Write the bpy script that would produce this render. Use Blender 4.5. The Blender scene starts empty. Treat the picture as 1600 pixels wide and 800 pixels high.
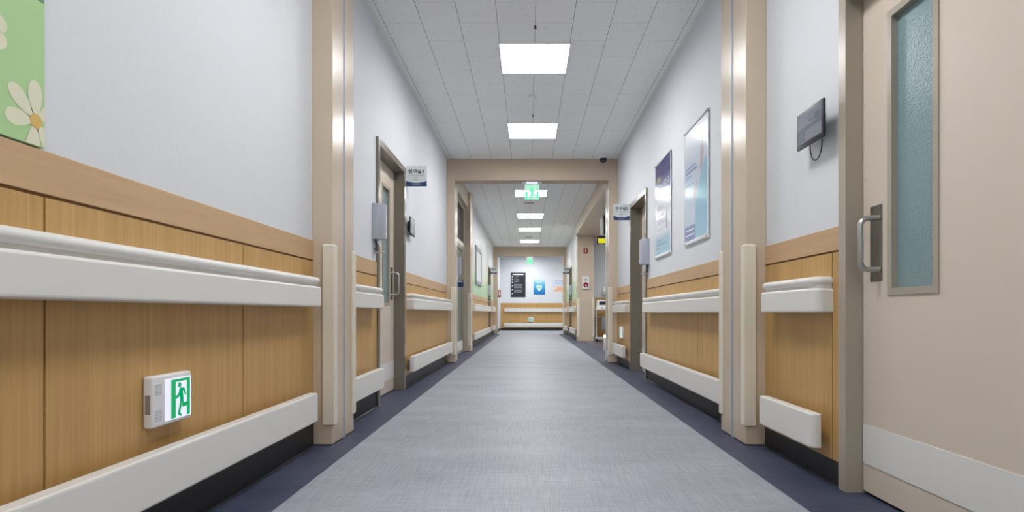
import bpy, bmesh, math, random
from mathutils import Vector, Matrix

# ------------------------------------------------------------------ camera, light, exposure
S = bpy.context.scene
COL = S.collection
EYE = 0.747
CEIL = 3.047
cam_d = bpy.data.cameras.new('camera')
cam = bpy.data.objects.new('camera', cam_d)
COL.objects.link(cam)
cam.location = (0, 0, EYE)
cam.rotation_euler = (math.pi / 2, 0, 0)
cam_d.sensor_width = 36.0
cam_d.lens = 900 / 1600 * 36.0
cam_d.shift_x = -25 / 1600
cam_d.shift_y = 88.5 / 1600
cam_d.clip_start = 0.02
S.camera = cam
W = bpy.data.worlds.new('world')
S.world = W
W.use_nodes = True
W.node_tree.nodes['Background'].inputs[0].default_value = (0.9, 0.95, 1, 1)
W.node_tree.nodes['Background'].inputs[1].default_value = 0.3
S.view_settings.view_transform = 'Standard'
S.view_settings.look = 'None'
S.view_settings.gamma = 1
S.view_settings.use_curve_mapping = False
S.view_settings.exposure = 1.6
K = 0.5 ** 1.6        # what glows by itself is metered against the exposure
PANEL_POWER = 9.6

LW = 1.204          # left wall (wood face)
RW = 1.332          # right wall (wood face)
random.seed(5)


# ------------------------------------------------------------------ materials
def lin(c):
    c = c / 255.0
    return c / 12.92 if c <= 0.04045 else ((c + 0.055) / 1.055) ** 2.4


def rgb(r, g, b):
    return (lin(r), lin(g), lin(b), 1.0)


def mat(name, col, rough=0.5, metal=0.0, spec=0.5, emit=None, estr=0.0, coat=0.0):
    m = bpy.data.materials.new(name)
    m.use_nodes = True
    b = m.node_tree.nodes['Principled BSDF']
    b.inputs['Base Color'].default_value = col
    b.inputs['Roughness'].default_value = rough
    b.inputs['Metallic'].default_value = metal
    b.inputs['Specular IOR Level'].default_value = spec
    b.inputs['Coat Weight'].default_value = coat
    if emit:
        b.inputs['Emission Color'].default_value = emit
        b.inputs['Emission Strength'].default_value = estr
    return m


class NT:
    def __init__(s, m):
        s.t = m.node_tree
        s.b = s.t.nodes['Principled BSDF']

    def n(s, typ, **kw):
        nd = s.t.nodes.new(typ)
        for k, v in kw.items():
            setattr(nd, k, v)
        return nd

    def l(s, a, b):
        s.t.links.new(a, b)

    def coords(s, scale, kind='Object', loc=(0, 0, 0)):
        tc = s.n('ShaderNodeTexCoord')
        mp = s.n('ShaderNodeMapping')
        mp.inputs['Scale'].default_value = scale
        mp.inputs['Location'].default_value = loc
        s.l(tc.outputs[kind], mp.inputs['Vector'])
        return mp.outputs[0]

    def noise(s, vec, scale=1, detail=3, rough=0.5):
        nd = s.n('ShaderNodeTexNoise')
        nd.inputs['Scale'].default_value = scale
        nd.inputs['Detail'].default_value = detail
        nd.inputs['Roughness'].default_value = rough
        s.l(vec, nd.inputs['Vector'])
        return nd.outputs[0]

    def ramp(s, fac, stops):
        r = s.n('ShaderNodeValToRGB')
        els = r.color_ramp.elements
        while len(els) < len(stops):
            els.new(0.5)
        for e, (p, c) in zip(els, stops):
            e.position = p
            e.color = c
        s.l(fac, r.inputs[0])
        return r.outputs[0]

    def mix(s, fac, a, b, blend='MIX'):
        m = s.n('ShaderNodeMix', data_type='RGBA', blend_type=blend)
        for sock, v in ((0, fac), (6, a), (7, b)):
            if hasattr(v, 'links') or hasattr(v, 'is_linked'):
                s.l(v, m.inputs[sock])
            else:
                m.inputs[sock].default_value = v
        return m.outputs[2]

    def math(s, op, a, b=0.0):
        m = s.n('ShaderNodeMath', operation=op)
        for i, v in enumerate((a, b)):
            if hasattr(v, 'is_linked'):
                s.l(v, m.inputs[i])
            else:
                m.inputs[i].default_value = v
        return m.outputs[0]

    def bump(s, h, strength=0.2, dist=0.002):
        bp = s.n('ShaderNodeBump')
        bp.inputs['Strength'].default_value = strength
        bp.inputs['Distance'].default_value = dist
        s.l(h, bp.inputs['Height'])
        s.l(bp.outputs[0], s.b.inputs['Normal'])


def wood(name, sc, c1, c2):
    m = mat(name, c1, 0.42, spec=0.4)
    t = NT(m)
    f = t.noise(t.coords(sc), 1, 4, 0.6)
    f2 = t.noise(t.coords(tuple(v * 0.22 for v in sc)), 1, 2)
    a = t.ramp(f, [(0.3, c1), (0.7, c2)])
    b = t.mix(0.35, a, t.ramp(f2, [(0.35, c1), (0.65, c2)]))
    t.l(b, t.b.inputs['Base Color'])
    return m


M = {}
M['wood_v'] = wood('oak_vertical', (75, 75, 2.2), rgb(206, 167, 108), rgb(184, 145, 89))
M['wood_h'] = wood('oak_horizontal', (3.0, 3.0, 60), rgb(207, 173, 133), rgb(191, 158, 118))
M['groove'] = mat('groove_brown', rgb(132, 94, 56), 0.7)

M['wall'] = mat('white_vinyl_wall', rgb(221, 224, 229), 0.6, spec=0.3)
_t = NT(M['wall'])
_f = _t.noise(_t.coords((70, 70, 25)), 1, 3)
_t.l(_t.ramp(_f, [(0.3, rgb(220, 223, 228)), (0.7, rgb(222, 225, 230))]), _t.b.inputs['Base Color'])
_t.bump(_t.noise(_t.coords((120, 120, 60)), 1, 3), 0.07, 0.001)

M['mural'] = mat('printed_mural_wall', rgb(225, 228, 228), 0.45)
_t = NT(M['mural'])
_sep = _t.n('ShaderNodeSeparateXYZ')
_t.l(_t.coords((1, 1, 1)), _sep.inputs[0])
_w = _t.math('MULTIPLY', _t.math('SINE', _t.math('MULTIPLY', _sep.outputs[1], 1.7)), 0.12)
_z = _t.math('ADD', _sep.outputs[2], _w)
_t.l(_t.ramp(_t.math('MULTIPLY', _z, 1 / 3.1),
             [(0.0, rgb(178, 212, 168)), (0.515, rgb(190, 218, 178)), (0.525, rgb(226, 227, 208)),
              (0.62, rgb(229, 230, 218)), (0.78, rgb(224, 227, 229))]), _t.b.inputs['Base Color'])

M['beige'] = mat('beige_enamel', rgb(205, 188, 167), 0.27, spec=0.6)
M['beige_matt'] = mat('beige_matt_enamel', rgb(198, 181, 161), 0.6, spec=0.3)
M['cream'] = mat('cream_vinyl', rgb(229, 228, 224), 0.38, spec=0.5)
M['guard'] = mat('cream_corner_vinyl', rgb(230, 223, 206), 0.35, spec=0.5)
M['black'] = mat('black_rubber', rgb(26, 26, 30), 0.45)
M['taupe'] = mat('taupe_metal', rgb(172, 163, 148), 0.3, spec=0.5)
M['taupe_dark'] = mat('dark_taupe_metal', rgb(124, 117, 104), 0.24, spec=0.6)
M['door'] = mat('door_beige', rgb(216, 203, 189), 0.4, spec=0.4)
M['steel'] = mat('brushed_steel', rgb(190, 190, 190), 0.28, 1.0)
M['plate_steel'] = mat('plate_steel', rgb(150, 146, 140), 0.4, 1.0)
M['channel'] = mat('shutter_channel', rgb(196, 200, 212), 0.4, 0.3)
M['silver_rail'] = mat('silver_rail', rgb(186, 190, 196), 0.4, 0.3)
M['white_plastic'] = mat('white_plastic', rgb(232, 232, 234), 0.4)
M['lavender'] = mat('pale_grey_plastic', rgb(180, 184, 197), 0.35)
M['dark_plastic'] = mat('dark_plastic', rgb(36, 38, 46), 0.4)
M['grey_plastic'] = mat('grey_plastic', rgb(128, 130, 134), 0.5)
M['screen'] = mat('dim_screen', rgb(60, 64, 76), 0.25, emit=rgb(120, 126, 142), estr=0.35 * K)
M['screen_dark'] = mat('dim_screen_band', rgb(40, 44, 54), 0.25, emit=rgb(84, 90, 104), estr=0.35 * K)
M['screen_teal'] = mat('dim_screen_tile', rgb(40, 50, 56), 0.25, emit=rgb(74, 92, 100), estr=0.35 * K)
M['navy'] = mat('navy_print', rgb(38, 62, 112), 0.4)
M['ink'] = mat('black_print', rgb(28, 30, 36), 0.5)
M['ink_soft'] = mat('grey_print', rgb(140, 146, 156), 0.5)
M['ink_blue'] = mat('blue_print', rgb(96, 122, 170), 0.4)
M['ink_white'] = mat('white_print', rgb(236, 238, 240), 0.4)
M['ink_yellow'] = mat('yellow_print', rgb(226, 220, 120), 0.4)
M['sign_white'] = mat('sign_silver_white', rgb(214, 220, 222), 0.35)
M['red'] = mat('red_enamel', rgb(150, 32, 34), 0.4)
M['yellow'] = mat('led_yellow', rgb(200, 196, 20), 0.5, emit=rgb(214, 206, 16), estr=0.6 * K)
M['wheel'] = mat('caster_rubber', rgb(40, 40, 42), 0.6)
M['teal_glass'] = mat('teal_door_glass', rgb(112, 132, 126), 0.15, spec=0.6)
M['dark_glass'] = mat('dark_transom_glass', rgb(58, 66, 78), 0.05, spec=0.9)
M['acrylic_edge'] = mat('clear_acrylic', rgb(226, 232, 238), 0.25, spec=0.5)

M['glass'] = mat('hammered_glass', rgb(124, 148, 152), 0.3, spec=0.6)
_t = NT(M['glass'])
_v = _t.n('ShaderNodeTexVoronoi')
_v.inputs['Scale'].default_value = 1
_t.l(_t.coords((130, 130, 130)), _v.inputs['Vector'])
_t.bump(_v.outputs['Distance'], 0.35, 0.002)
_t.l(_t.ramp(_v.outputs['Distance'], [(0.0, rgb(138, 161, 166)), (0.9, rgb(121, 147, 153))]), _t.b.inputs['Base Color'])

# floor: woven vinyl, two colours
def weave(name, c_lo, c_hi, rough):
    m = mat(name, c_lo, rough, spec=0.35)
    t = NT(m)
    a = t.noise(t.coords((170, 4.5, 1)), 1, 3, 0.6)
    b = t.noise(t.coords((5, 130, 1)), 1, 3, 0.6)
    c = t.noise(t.coords((1.2, 3.0, 1)), 1, 2)
    s_ = t.math('ADD', t.math('MULTIPLY', a, 0.40), t.math('MULTIPLY', b, 0.38))
    s_ = t.math('ADD', s_, t.math('MULTIPLY', c, 0.22))
    t.l(t.ramp(s_, [(0.36, c_lo), (0.64, c_hi)]), t.b.inputs['Base Color'])
    return m


M['floor'] = weave('grey_woven_vinyl', rgb(133, 138, 149), rgb(179, 183, 194), 0.48)
M['floor_navy'] = weave('navy_woven_vinyl', rgb(44, 50, 72), rgb(82, 88, 112), 0.48)
M['floor_alcove'] = weave('slate_woven_vinyl', rgb(70, 68, 78), rgb(100, 98, 106), 0.35)

# ceiling: 300 x 600 mineral tiles laid half-bond, pitted
M['ceiling'] = mat('mineral_ceiling_tile', rgb(225, 226, 226), 0.85, spec=0.15)
_t = NT(M['ceiling'])
_sep = _t.n('ShaderNodeSeparateXYZ')
_t.l(_t.coords((1, 1, 1)), _sep.inputs[0])
_cmb = _t.n('ShaderNodeCombineXYZ')
_t.l(_t.math('ADD', _sep.outputs[1], 30 - 4.27), _cmb.inputs[0])
_t.l(_t.math('ADD', _sep.outputs[0], 6 - 0.058), _cmb.inputs[1])
_br = _t.n('ShaderNodeTexBrick', offset=0.5, offset_frequency=2, squash=1.0)
_t.l(_cmb.outputs[0], _br.inputs['Vector'])
for k, v in (('Scale', 1.0), ('Mortar Size', 0.0017), ('Mortar Smooth', 0.2), ('Bias', 0.0), ('Brick Width', 0.6), ('Row Height', 0.3)):
    _br.inputs[k].default_value = v
_br.inputs['Color1'].default_value = rgb(243, 244, 244)
_br.inputs['Color2'].default_value = rgb(241, 242, 242)
_br.inputs['Mortar'].default_value = rgb(205, 206, 206)
_fx = _t.math('FRACT', _t.math('DIVIDE', _t.math('ADD', _sep.outputs[0], 6 - 0.058), 0.3))
_seam = _t.math('LESS_THAN', _t.math('ABSOLUTE', _t.math('SUBTRACT', _t.math('ABSOLUTE', _t.math('SUBTRACT', _fx, 0.5)), 0.5)), 0.006)
_brc = _t.mix(_seam, _br.outputs['Color'], rgb(135, 136, 137))
_pit = _t.noise(_t.coords((38, 38, 38)), 1, 5, 0.75)
_pf = _t.ramp(_pit, [(0.34, (0.8, 0.8, 0.8, 1)), (0.42, (1, 1, 1, 1))])
_t.l(_t.mix(1.0, _brc, _pf, 'MULTIPLY'), _t.b.inputs['Base Color'])
M['moulding'] = mat('ceiling_moulding', rgb(232, 232, 230), 0.7)

def glow(name, col, s):
    return mat(name, (0.06, 0.06, 0.06, 1), 0.5, emit=col, estr=s)


M['panel'] = glow('led_diffuser', (0.99, 0.99, 0.985, 1), PANEL_POWER)
M['sign_glow'] = glow('exit_glow_white', rgb(232, 234, 255), 1.0 * K)
M['sign_green'] = mat('exit_glow_green', rgb(0, 60, 36), 0.5, emit=rgb(0, 172, 104), estr=0.85 * K)
M['warm'] = glow('warm_lamp', (1.0, 0.68, 0.22, 1), 3.0)

# edge-lit acrylic of the hanging exit signs
m = bpy.data.materials.new('edge_lit_acrylic')
m.use_nodes = True
nt = m.node_tree
nt.nodes.clear()
out = nt.nodes.new('ShaderNodeOutputMaterial')
mx = nt.nodes.new('ShaderNodeMixShader')
tr = nt.nodes.new('ShaderNodeBsdfTransparent')
tr.inputs[0].default_value = (0.86, 1, 0.93, 1)
em = nt.nodes.new('ShaderNodeEmission')
em.inputs[0].default_value = rgb(196, 255, 226)
em.inputs[1].default_value = 1.0 * K
mx.inputs[0].default_value = 0.6
nt.links.new(tr.outputs[0], mx.inputs[1])
nt.links.new(em.outputs[0], mx.inputs[2])
nt.links.new(mx.outputs[0], out.inputs[0])
M['acrylic_glow'] = m
M['etch_green'] = mat('etched_green', rgb(60, 200, 140), 0.5, emit=rgb(80, 226, 160), estr=0.8 * K)


def ramp_mat(name, stops, axis=2, rough=0.15):
    m_ = mat(name, (1, 1, 1, 1), rough, spec=0.5)
    t = NT(m_)
    sp = t.n('ShaderNodeSeparateXYZ')
    t.l(t.coords((1, 1, 1), 'Generated'), sp.inputs[0])
    t.l(t.ramp(sp.outputs[axis], stops), t.b.inputs['Base Color'])
    return m_


M['poster_pale'] = ramp_mat('poster_pale_blue', [(0, rgb(206, 216, 230)), (0.45, rgb(200, 216, 232)), (0.72, rgb(206, 218, 234)), (0.92, rgb(236, 240, 246))])
M['poster_indigo'] = ramp_mat('poster_indigo_fade', [(0.0, rgb(160, 200, 222)), (0.17, rgb(178, 212, 228)), (0.24, rgb(226, 230, 240)),
                                                   (0.58, rgb(232, 232, 240)), (0.72, rgb(132, 142, 186)), (0.84, rgb(78, 80, 136)), (1, rgb(74, 74, 132))])
M['poster_blue'] = ramp_mat('poster_blue', [(0, rgb(20, 110, 180)), (0.35, rgb(50, 150, 206)), (0.7, rgb(120, 194, 224)), (1, rgb(216, 236, 244))])
M['poster_white'] = ramp_mat('poster_white', [(0, rgb(226, 228, 236)), (0.3, rgb(236, 222, 214)), (0.65, rgb(214, 220, 240)), (1, rgb(228, 232, 240))])
M['gown'] = mat('print_gown_blue', rgb(160, 204, 226), 0.15)
M['skin'] = mat('print_skin', rgb(204, 186, 192), 0.15)
M['peach'] = mat('print_peach', rgb(232, 180, 150), 0.3)
M['violet'] = mat('print_violet', rgb(128, 136, 186), 0.15)
M['mint'] = mat('print_mint', rgb(160, 220, 200), 0.3)
M['leaf_green'] = mat('panel_green', rgb(177, 216, 154), 0.4)
M['petal'] = mat('petal_cream', rgb(228, 228, 200), 0.4)
M['pollen'] = mat('pollen_ochre', rgb(222, 184, 100), 0.4)
M['print_slate'] = mat('print_slate', rgb(110, 136, 130), 0.4)
M['barcode'] = mat('label_brown', rgb(150, 140, 136), 0.5)


# ------------------------------------------------------------------ mesh helpers
class MB:
    def __init__(s):
        s.bm = bmesh.new()

    def box(s, x0, x1, y0, y1, z0, z1, mi=0, bevel=0.0, seg=2):
        x0, x1 = min(x0, x1), max(x0, x1)
        y0, y1 = min(y0, y1), max(y0, y1)
        z0, z1 = min(z0, z1), max(z0, z1)
        b = bmesh.new()
        bmesh.ops.create_cube(b, size=1)
        for v in b.verts:
            v.co = Vector(((x0 + x1) / 2 + v.co.x * (x1 - x0), (y0 + y1) / 2 + v.co.y * (y1 - y0), (z0 + z1) / 2 + v.co.z * (z1 - z0)))
        if bevel > 0:
            bmesh.ops.bevel(b, geom=list(b.edges), offset=bevel, segments=seg, affect='EDGES', profile=0.5)
        s.merge(b, mi)
        return s

    def merge(s, b, mi=0):
        mp = {}
        for v in b.verts:
            mp[v] = s.bm.verts.new(v.co)
        for f in b.faces:
            try:
                nf = s.bm.faces.new([mp[v] for v in f.verts])
                nf.material_index = mi
            except ValueError:
                pass
        b.free()

    def loft(s, rings, mi=0, caps=True):
        vs = [[s.bm.verts.new(p) for p in r] for r in rings]
        n = len(rings[0])
        for a, b in zip(vs, vs[1:]):
            for i in range(n):
                f = s.bm.faces.new([a[i], a[(i + 1) % n], b[(i + 1) % n], b[i]])
                f.material_index = mi
        if caps:
            for r in (list(reversed(vs[0])), vs[-1]):
                f = s.bm.faces.new(r)
                f.material_index = mi
        return s

    def poly(s, pts, mi=0):
        f = s.bm.faces.new([s.bm.verts.new(p) for p in pts])
        f.material_index = mi
        return s

    def prism(s, pts, vec, mi=0):
        v = Vector(vec)
        return s.loft([[Vector(p) for p in pts], [Vector(p) + v for p in pts]], mi)

    def tube(s, path, r, seg=10, mi=0):
        P = [Vector(p) for p in path]
        rings = []
        prev = None
        for i, p in enumerate(P):
            d = (P[min(i + 1, len(P) - 1)] - P[max(i - 1, 0)]).normalized()
            if prev is None:
                u = d.orthogonal().normalized()
            else:
                u = (prev - d * prev.dot(d)).normalized()
            prev = u
            w = d.cross(u)
            rings.append([p + (u * math.cos(2 * math.pi * k / seg) + w * math.sin(2 * math.pi * k / seg)) * r for k in range(seg)])
        return s.loft(rings, mi)

    def lathe(s, prof, c, axis='z', seg=20, mi=0):
        c = Vector(c)
        rings = []
        for r, h in prof:
            ring = []
            for k in range(seg):
                a = 2 * math.pi * k / seg
                q = (r * math.cos(a), r * math.sin(a), h)
                if axis == 'x':
                    q = (h, q[0], q[1])
                elif axis == 'y':
                    q = (q[0], h, q[1])
                ring.append(c + Vector(q))
            rings.append(ring)
        return s.loft(rings, mi)

    def ring(s, fn, a0, a1, b0, b1, t, c0, c1):
        """rectangular frame of width t in the a-b plane, from c0 to c1 in depth; fn(a, b, c) gives the point"""
        L_ = []
        for (u, d) in ((0, c0), (t, c0), (t, c1), (0, c1)):
            L_.append([s.bm.verts.new(fn(p, q, d)) for p, q in ((a0 + u, b0 + u), (a1 - u, b0 + u), (a1 - u, b1 - u), (a0 + u, b1 - u))])
        for i in range(4):
            A_, B_ = L_[i], L_[(i + 1) % 4]
            for k in range(4):
                s.bm.faces.new([A_[k], A_[(k + 1) % 4], B_[(k + 1) % 4], B_[k]])
        return s

    def mesh(s, name, mats, off):
        bmesh.ops.recalc_face_normals(s.bm, faces=list(s.bm.faces))
        bmesh.ops.translate(s.bm, verts=list(s.bm.verts), vec=-Vector(off))
        me = bpy.data.meshes.new(name)
        s.bm.to_mesh(me)
        s.bm.free()
        for m_ in (mats if isinstance(mats, (list, tuple)) else [mats]):
            me.materials.append(M[m_] if isinstance(m_, str) else m_)
        me.shade_smooth()
        me.set_sharp_from_angle(angle=math.radians(32))
        return me


def tag(o, label, cat, group=None, kind=None):
    o['label'] = label
    o['category'] = cat
    if group:
        o['group'] = group
    if kind:
        o['kind'] = kind
    return o


def thing(name, label, cat, loc, group=None, kind=None):
    o = bpy.data.objects.new(name, None)
    o.empty_display_size = 0.05
    COL.objects.link(o)
    o.location = loc
    return tag(o, label, cat, group, kind)


def origin(o):
    v = Vector((0, 0, 0))
    while o is not None:
        v = v + Vector(o.location)
        o = o.parent
    return v


def part(name, mb, mats, parent, label=None):
    me = mb.mesh(name, mats, origin(parent))
    o = bpy.data.objects.new(name, me)
    COL.objects.link(o)
    o.parent = parent
    if label:
        o['label'] = label
    return o


def solo(name, mb, mats, label, cat, loc=(0, 0, 0), group=None, kind=None):
    me = mb.mesh(name, mats, loc)
    o = bpy.data.objects.new(name, me)
    COL.objects.link(o)
    o.location = loc
    return tag(o, label, cat, group, kind)


def dup(root, loc, label):
    r = root.copy()
    COL.objects.link(r)
    r.location = loc
    r['label'] = label
    for ch in list(root.children):
        c = ch.copy()
        COL.objects.link(c)
        c.parent = r
        for g in ch.children:
            d = g.copy()
            COL.objects.link(d)
            d.parent = c
    return r


def text_mesh(body, size, mats, parent, name, mat4, label=None):
    cu = bpy.data.curves.new(name, 'FONT')
    cu.body = body
    cu.size = size
    cu.align_x = 'CENTER'
    cu.align_y = 'CENTER'
    cu.space_character = 1.22
    cu.extrude = 0.0004
    cu.offset = size * 0.03
    tmp = bpy.data.objects.new('tmp_text', cu)
    COL.objects.link(tmp)
    dg = bpy.context.evaluated_depsgraph_get()
    dg.update()
    me = bpy.data.meshes.new_from_object(tmp.evaluated_get(dg))
    COL.objects.unlink(tmp)
    bpy.data.objects.remove(tmp)
    bpy.data.curves.remove(cu)
    me.name = name
    off = origin(parent)
    me.transform(mat4)
    me.transform(Matrix.Translation(-off))
    me.materials.clear()
    me.materials.append(M[mats])
    o = bpy.data.objects.new(name, me)
    COL.objects.link(o)
    o.parent = parent
    return o


# ------------------------------------------------------------------ room shell
def structure(name, mb, mats, label, cat):
    return solo(name, mb, mats, label, cat, kind='structure')


YB, YE = -4.5, 24.0          # back and far end of the corridor
f = MB()
gl, gr = -0.962, 1.058
f.box(gl, gr, YB, 20.3, -0.05, 0, 0)
f.box(-1.36, gl, YB, 20.3, -0.05, 0, 1)
f.box(gr, 1.48, YB, 20.3, -0.05, 0, 1)
f.box(1.48, 3.6, 8.6, 20.3, -0.05, 0, 2)
f.box(-1.36, 4.6, 20.3, YE + 0.1, -0.05, 0, 0)
structure('floor', f, ['floor', 'floor_navy', 'floor_alcove'], 'grey woven vinyl corridor floor edged by two navy strips', 'floor')

LX, LH = 0.058, 0.31      # centre line and half width of the square ceiling lights
LIGHTS = [(5.23, 'square white ceiling light nearest in view'), (7.30, 'second nearest square ceiling light before the first beam'),
          (11.12, 'first square ceiling light beyond the first beam'), (13.70, 'second square ceiling light beyond the first beam'),
          (15.96, 'third square ceiling light beyond the first beam'), (18.58, 'last square ceiling light before the far beam'),
          (21.5, 'added unseen square ceiling light just beyond the far beam'), (22.9, 'unseen square ceiling light nearest the far end wall'),  # unseen pair, put in to brighten the far end wall
          (2.3, 'square ceiling light just above the view'), (-0.4, 'square ceiling light over the viewer'),
          (-2.9, 'square ceiling light behind the viewer')]
c = MB()
ct = CEIL + 0.05
c.box(-1.36, LX - LH, YB, 20.3, CEIL, ct)
c.box(LX + LH, 1.48, YB, 20.3, CEIL, ct)
c.box(-1.36, LX - LH, 20.3, YE + 0.1, CEIL, ct)
c.box(LX + LH, 4.6, 20.3, YE + 0.1, CEIL, ct)
c.box(1.48, 3.6, 8.6, 16.0, CEIL, ct)
yp = YB
for y in sorted(q[0] for q in LIGHTS):
    c.box(LX - LH, LX + LH, yp, y - LH, CEIL, ct)
    yp = y + LH
c.box(LX - LH, LX + LH, yp, YE + 0.1, CEIL, ct)
structure('ceiling', c, 'ceiling', 'grey white mineral tile ceiling of the corridor', 'ceiling')

WT = 0.008      # the painted wall lies this far behind the wood face


def wall_boxes(mb, s, w, spans, z0=0.0, z1=CEIL, t=0.18):
    for a, b in spans:
        mb.box(s * (w + WT), s * (w + WT + t), a, b, z0, z1)


# left wall: near run, then the mural run
L = MB()
wall_boxes(L, -1, LW, [(YB, 4.62), (5.58, 8.98)])
wall_boxes(L, -1, LW, [(4.62, 5.58)], 2.125)
wall_left = structure('wall_left', L, 'wall', 'white vinyl wall on the left of the corridor', 'wall')
L = MB()
wall_boxes(L, -1, LW, [(11.0, 17.55), (18.45, 20.5)])
wall_boxes(L, -1, LW, [(17.55, 18.45)], 2.125)
wall_left_far = structure('wall_left', L, 'mural', 'left wall with a pale green mural beyond the first beam', 'wall')
L = MB()
L.box(-1.165, -1.34, 20.5, YE, 0, CEIL)
structure('wall_left', L, 'wall', 'plain white left wall beyond the farthest beam', 'wall')

R = MB()
wall_boxes(R, 1, RW, [(YB, 1.20), (2.42, 6.49), (7.44, 8.98)])
wall_boxes(R, 1, RW, [(1.20, 2.42)], 2.07)
wall_boxes(R, 1, RW, [(6.49, 7.44)], 2.125)
wall_right = structure('wall_right', R, 'wall', 'white vinyl wall on the right of the corridor', 'wall')
R = MB()
wall_boxes(R, 1, RW, [(15.5, 17.55), (18.45, 20.5)])
wall_boxes(R, 1, RW, [(17.55, 18.45)], 2.125)
wall_right_far = structure('wall_right', R, 'mural', 'right wall with a pale green mural beyond the alcove', 'wall')

A = MB()
A.box(1.73, 3.6, 15.42, 15.55, 0, 2.75)
A.box(3.6, 3.72, 8.9, 15.55, 0, 2.75)
A.box(1.48, 3.6, 8.78, 8.9, 0, 2.75)
wall_alcove = structure('wall_alcove', A, 'wall', 'white walls of the alcove on the right', 'wall')
A = MB()
A.box(1.24, 3.72, 8.98, 15.1, 2.75, 2.80)
A.box(1.45, 3.72, 15.1, 15.55, 2.75, 2.80)
A.box(1.24, 1.45, 8.98, 15.1, 2.80, CEIL)
structure('trim_1', A, 'beige', 'beige header and soffit over the alcove on the right', 'trim')

F = MB()
F.box(-1.36, 4.6, YE, YE + 0.12, 0, CEIL)
wall_far = structure('wall_far', F, 'wall', 'white wall closing the far end of the corridor', 'wall')
F = MB()
F.box(4.6, 4.72, 20.3, YE + 0.12, 0, CEIL)
F.box(1.47, 4.6, 20.3, 20.42, 0, CEIL)
structure('wall_right', F, 'wall', 'white walls of the side passage at the far end', 'wall')
F = MB()
F.box(-1.36, 1.48, YB - 0.12, YB, 0, CEIL)
structure('wall_back', F, 'wall', 'white wall behind the viewer', 'wall')


# wainscot: vertical oak boards with dark joints and a plain top board
def wainscot(parent, s, w, spans, joints, ztop, zg, base_parent=None):
    pan, cap, grv = MB(), MB(), MB()
    for a, b in spans:
        cuts = [a] + [j for j in joints if a + 0.05 < j < b - 0.05] + [b]
        grv.box(s * (w + WT), s * (w + 0.005), a, b, 0.10, ztop - 0.01)
        for p, q in zip(cuts, cuts[1:]):
            pan.box(s * (w + 0.0052), s * w, p + (0.0042 if p != a else 0), q - (0.0042 if q != b else 0), 0.10, zg - 0.004)
        cap.box(s * (w + WT - 0.0005), s * (w - 0.001), a, b, zg + 0.005, ztop, bevel=0.001, seg=1)
    part('wainscot_backing', grv, 'groove', parent)
    part('wainscot_panel', pan, 'wood_v', parent)
    part('wainscot_cap', cap, 'wood_h', parent)


jl = [k + 0.435 for k in range(-5, 4)] + [6.6, 7.6, 13, 14, 15, 16, 17, 19.3]
jr = [k + 0.52 for k in range(-5, 3)] + [4.52, 5.51, 16.5, 19.3]
SPL = [(YB, 3.235), (3.63, 4.588), (5.612, 8.6)]
SPR = [(YB, 1.16), (2.449, 3.235), (3.65, 6.455), (7.475, 8.6)]
SPLF = [(11.4, 17.518), (18.482, 20.14)]
SPRF = [(15.5, 17.518), (18.482, 20.14)]
wainscot(wall_left, -1, LW, SPL, jl, 1.15, 1.038)
wainscot(wall_left_far, -1, LW, SPLF, jl, 1.15, 1.038)
wainscot(wall_right, 1, RW, SPR, jr, 1.118, 1.012)
wainscot(wall_right_far, 1, RW, SPRF, jr, 1.13, 1.02)


def crosswood(parent, x0, x1, y, ztop, zg):
    pan, cap, grv = MB(), MB(), MB()
    grv.box(x0, x1, y, y - 0.003, 0.1, ztop - 0.01)
    n = max(1, round((x1 - x0)))
    st = (x1 - x0) / n
    for k in range(n):
        pan.box(x0 + k * st + 0.003, x0 + (k + 1) * st - 0.003, y, y - 0.008, 0.1, zg - 0.004)
    cap.box(x0, x1, y, y - 0.009, zg + 0.004, ztop)
    part('wainscot_backing', grv, 'groove', parent)
    part('wainscot_panel', pan, 'wood_v', parent)
    part('wainscot_cap', cap, 'wood_v', parent)


crosswood(wall_far, -1.14, 4.6, YE, 1.15, 1.04)
crosswood(wall_alcove, 1.79, 3.6, 15.42, 1.15, 1.04)

# black rubber baseboards
for nm, s, w, sp, lb in (('baseboard_left', -1, LW, SPL + SPLF, 'black rubber skirting along the left wall'),
                         ('baseboard_right', 1, RW, SPR + SPRF, 'black rubber skirting along the right wall')):
    b = MB()
    for p, q in sp:
        b.box(s * (w + WT), s * (w - 0.001), p, q, 0, 0.128 if s < 0 else 0.105)
        b.prism([(s * (w - 0.001), p, 0.005), (s * (w - 0.007), p, 0.0), (s * (w - 0.001), p, 0.0)], (0, q - p, 0))
    structure(nm, b, 'black', lb, 'baseboard')
b = MB()
b.box(-1.14, 4.6, YE, YE - 0.012, 0, 0.1)
b.box(-1.165, -1.155, 20.55, YE, 0, 0.1)
structure('baseboard_far', b, 'black', 'black skirting at the far end of the corridor', 'baseboard')

# ceiling edge mouldings
b = MB()
for s, w, sp in ((-1, LW + WT, [(YB, 3.235), (3.63, 8.6), (11.4, 20.14)]), (1, RW + WT, [(YB, 3.235), (3.65, 8.6), (15.5, 20.14)])):
    for p, q in sp:
        b.box(s * w, s * (w - 0.035), p, q, CEIL - 0.008, CEIL)
structure('trim_2', b, 'moulding', 'narrow moulding where the ceiling meets the walls', 'trim')


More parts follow.
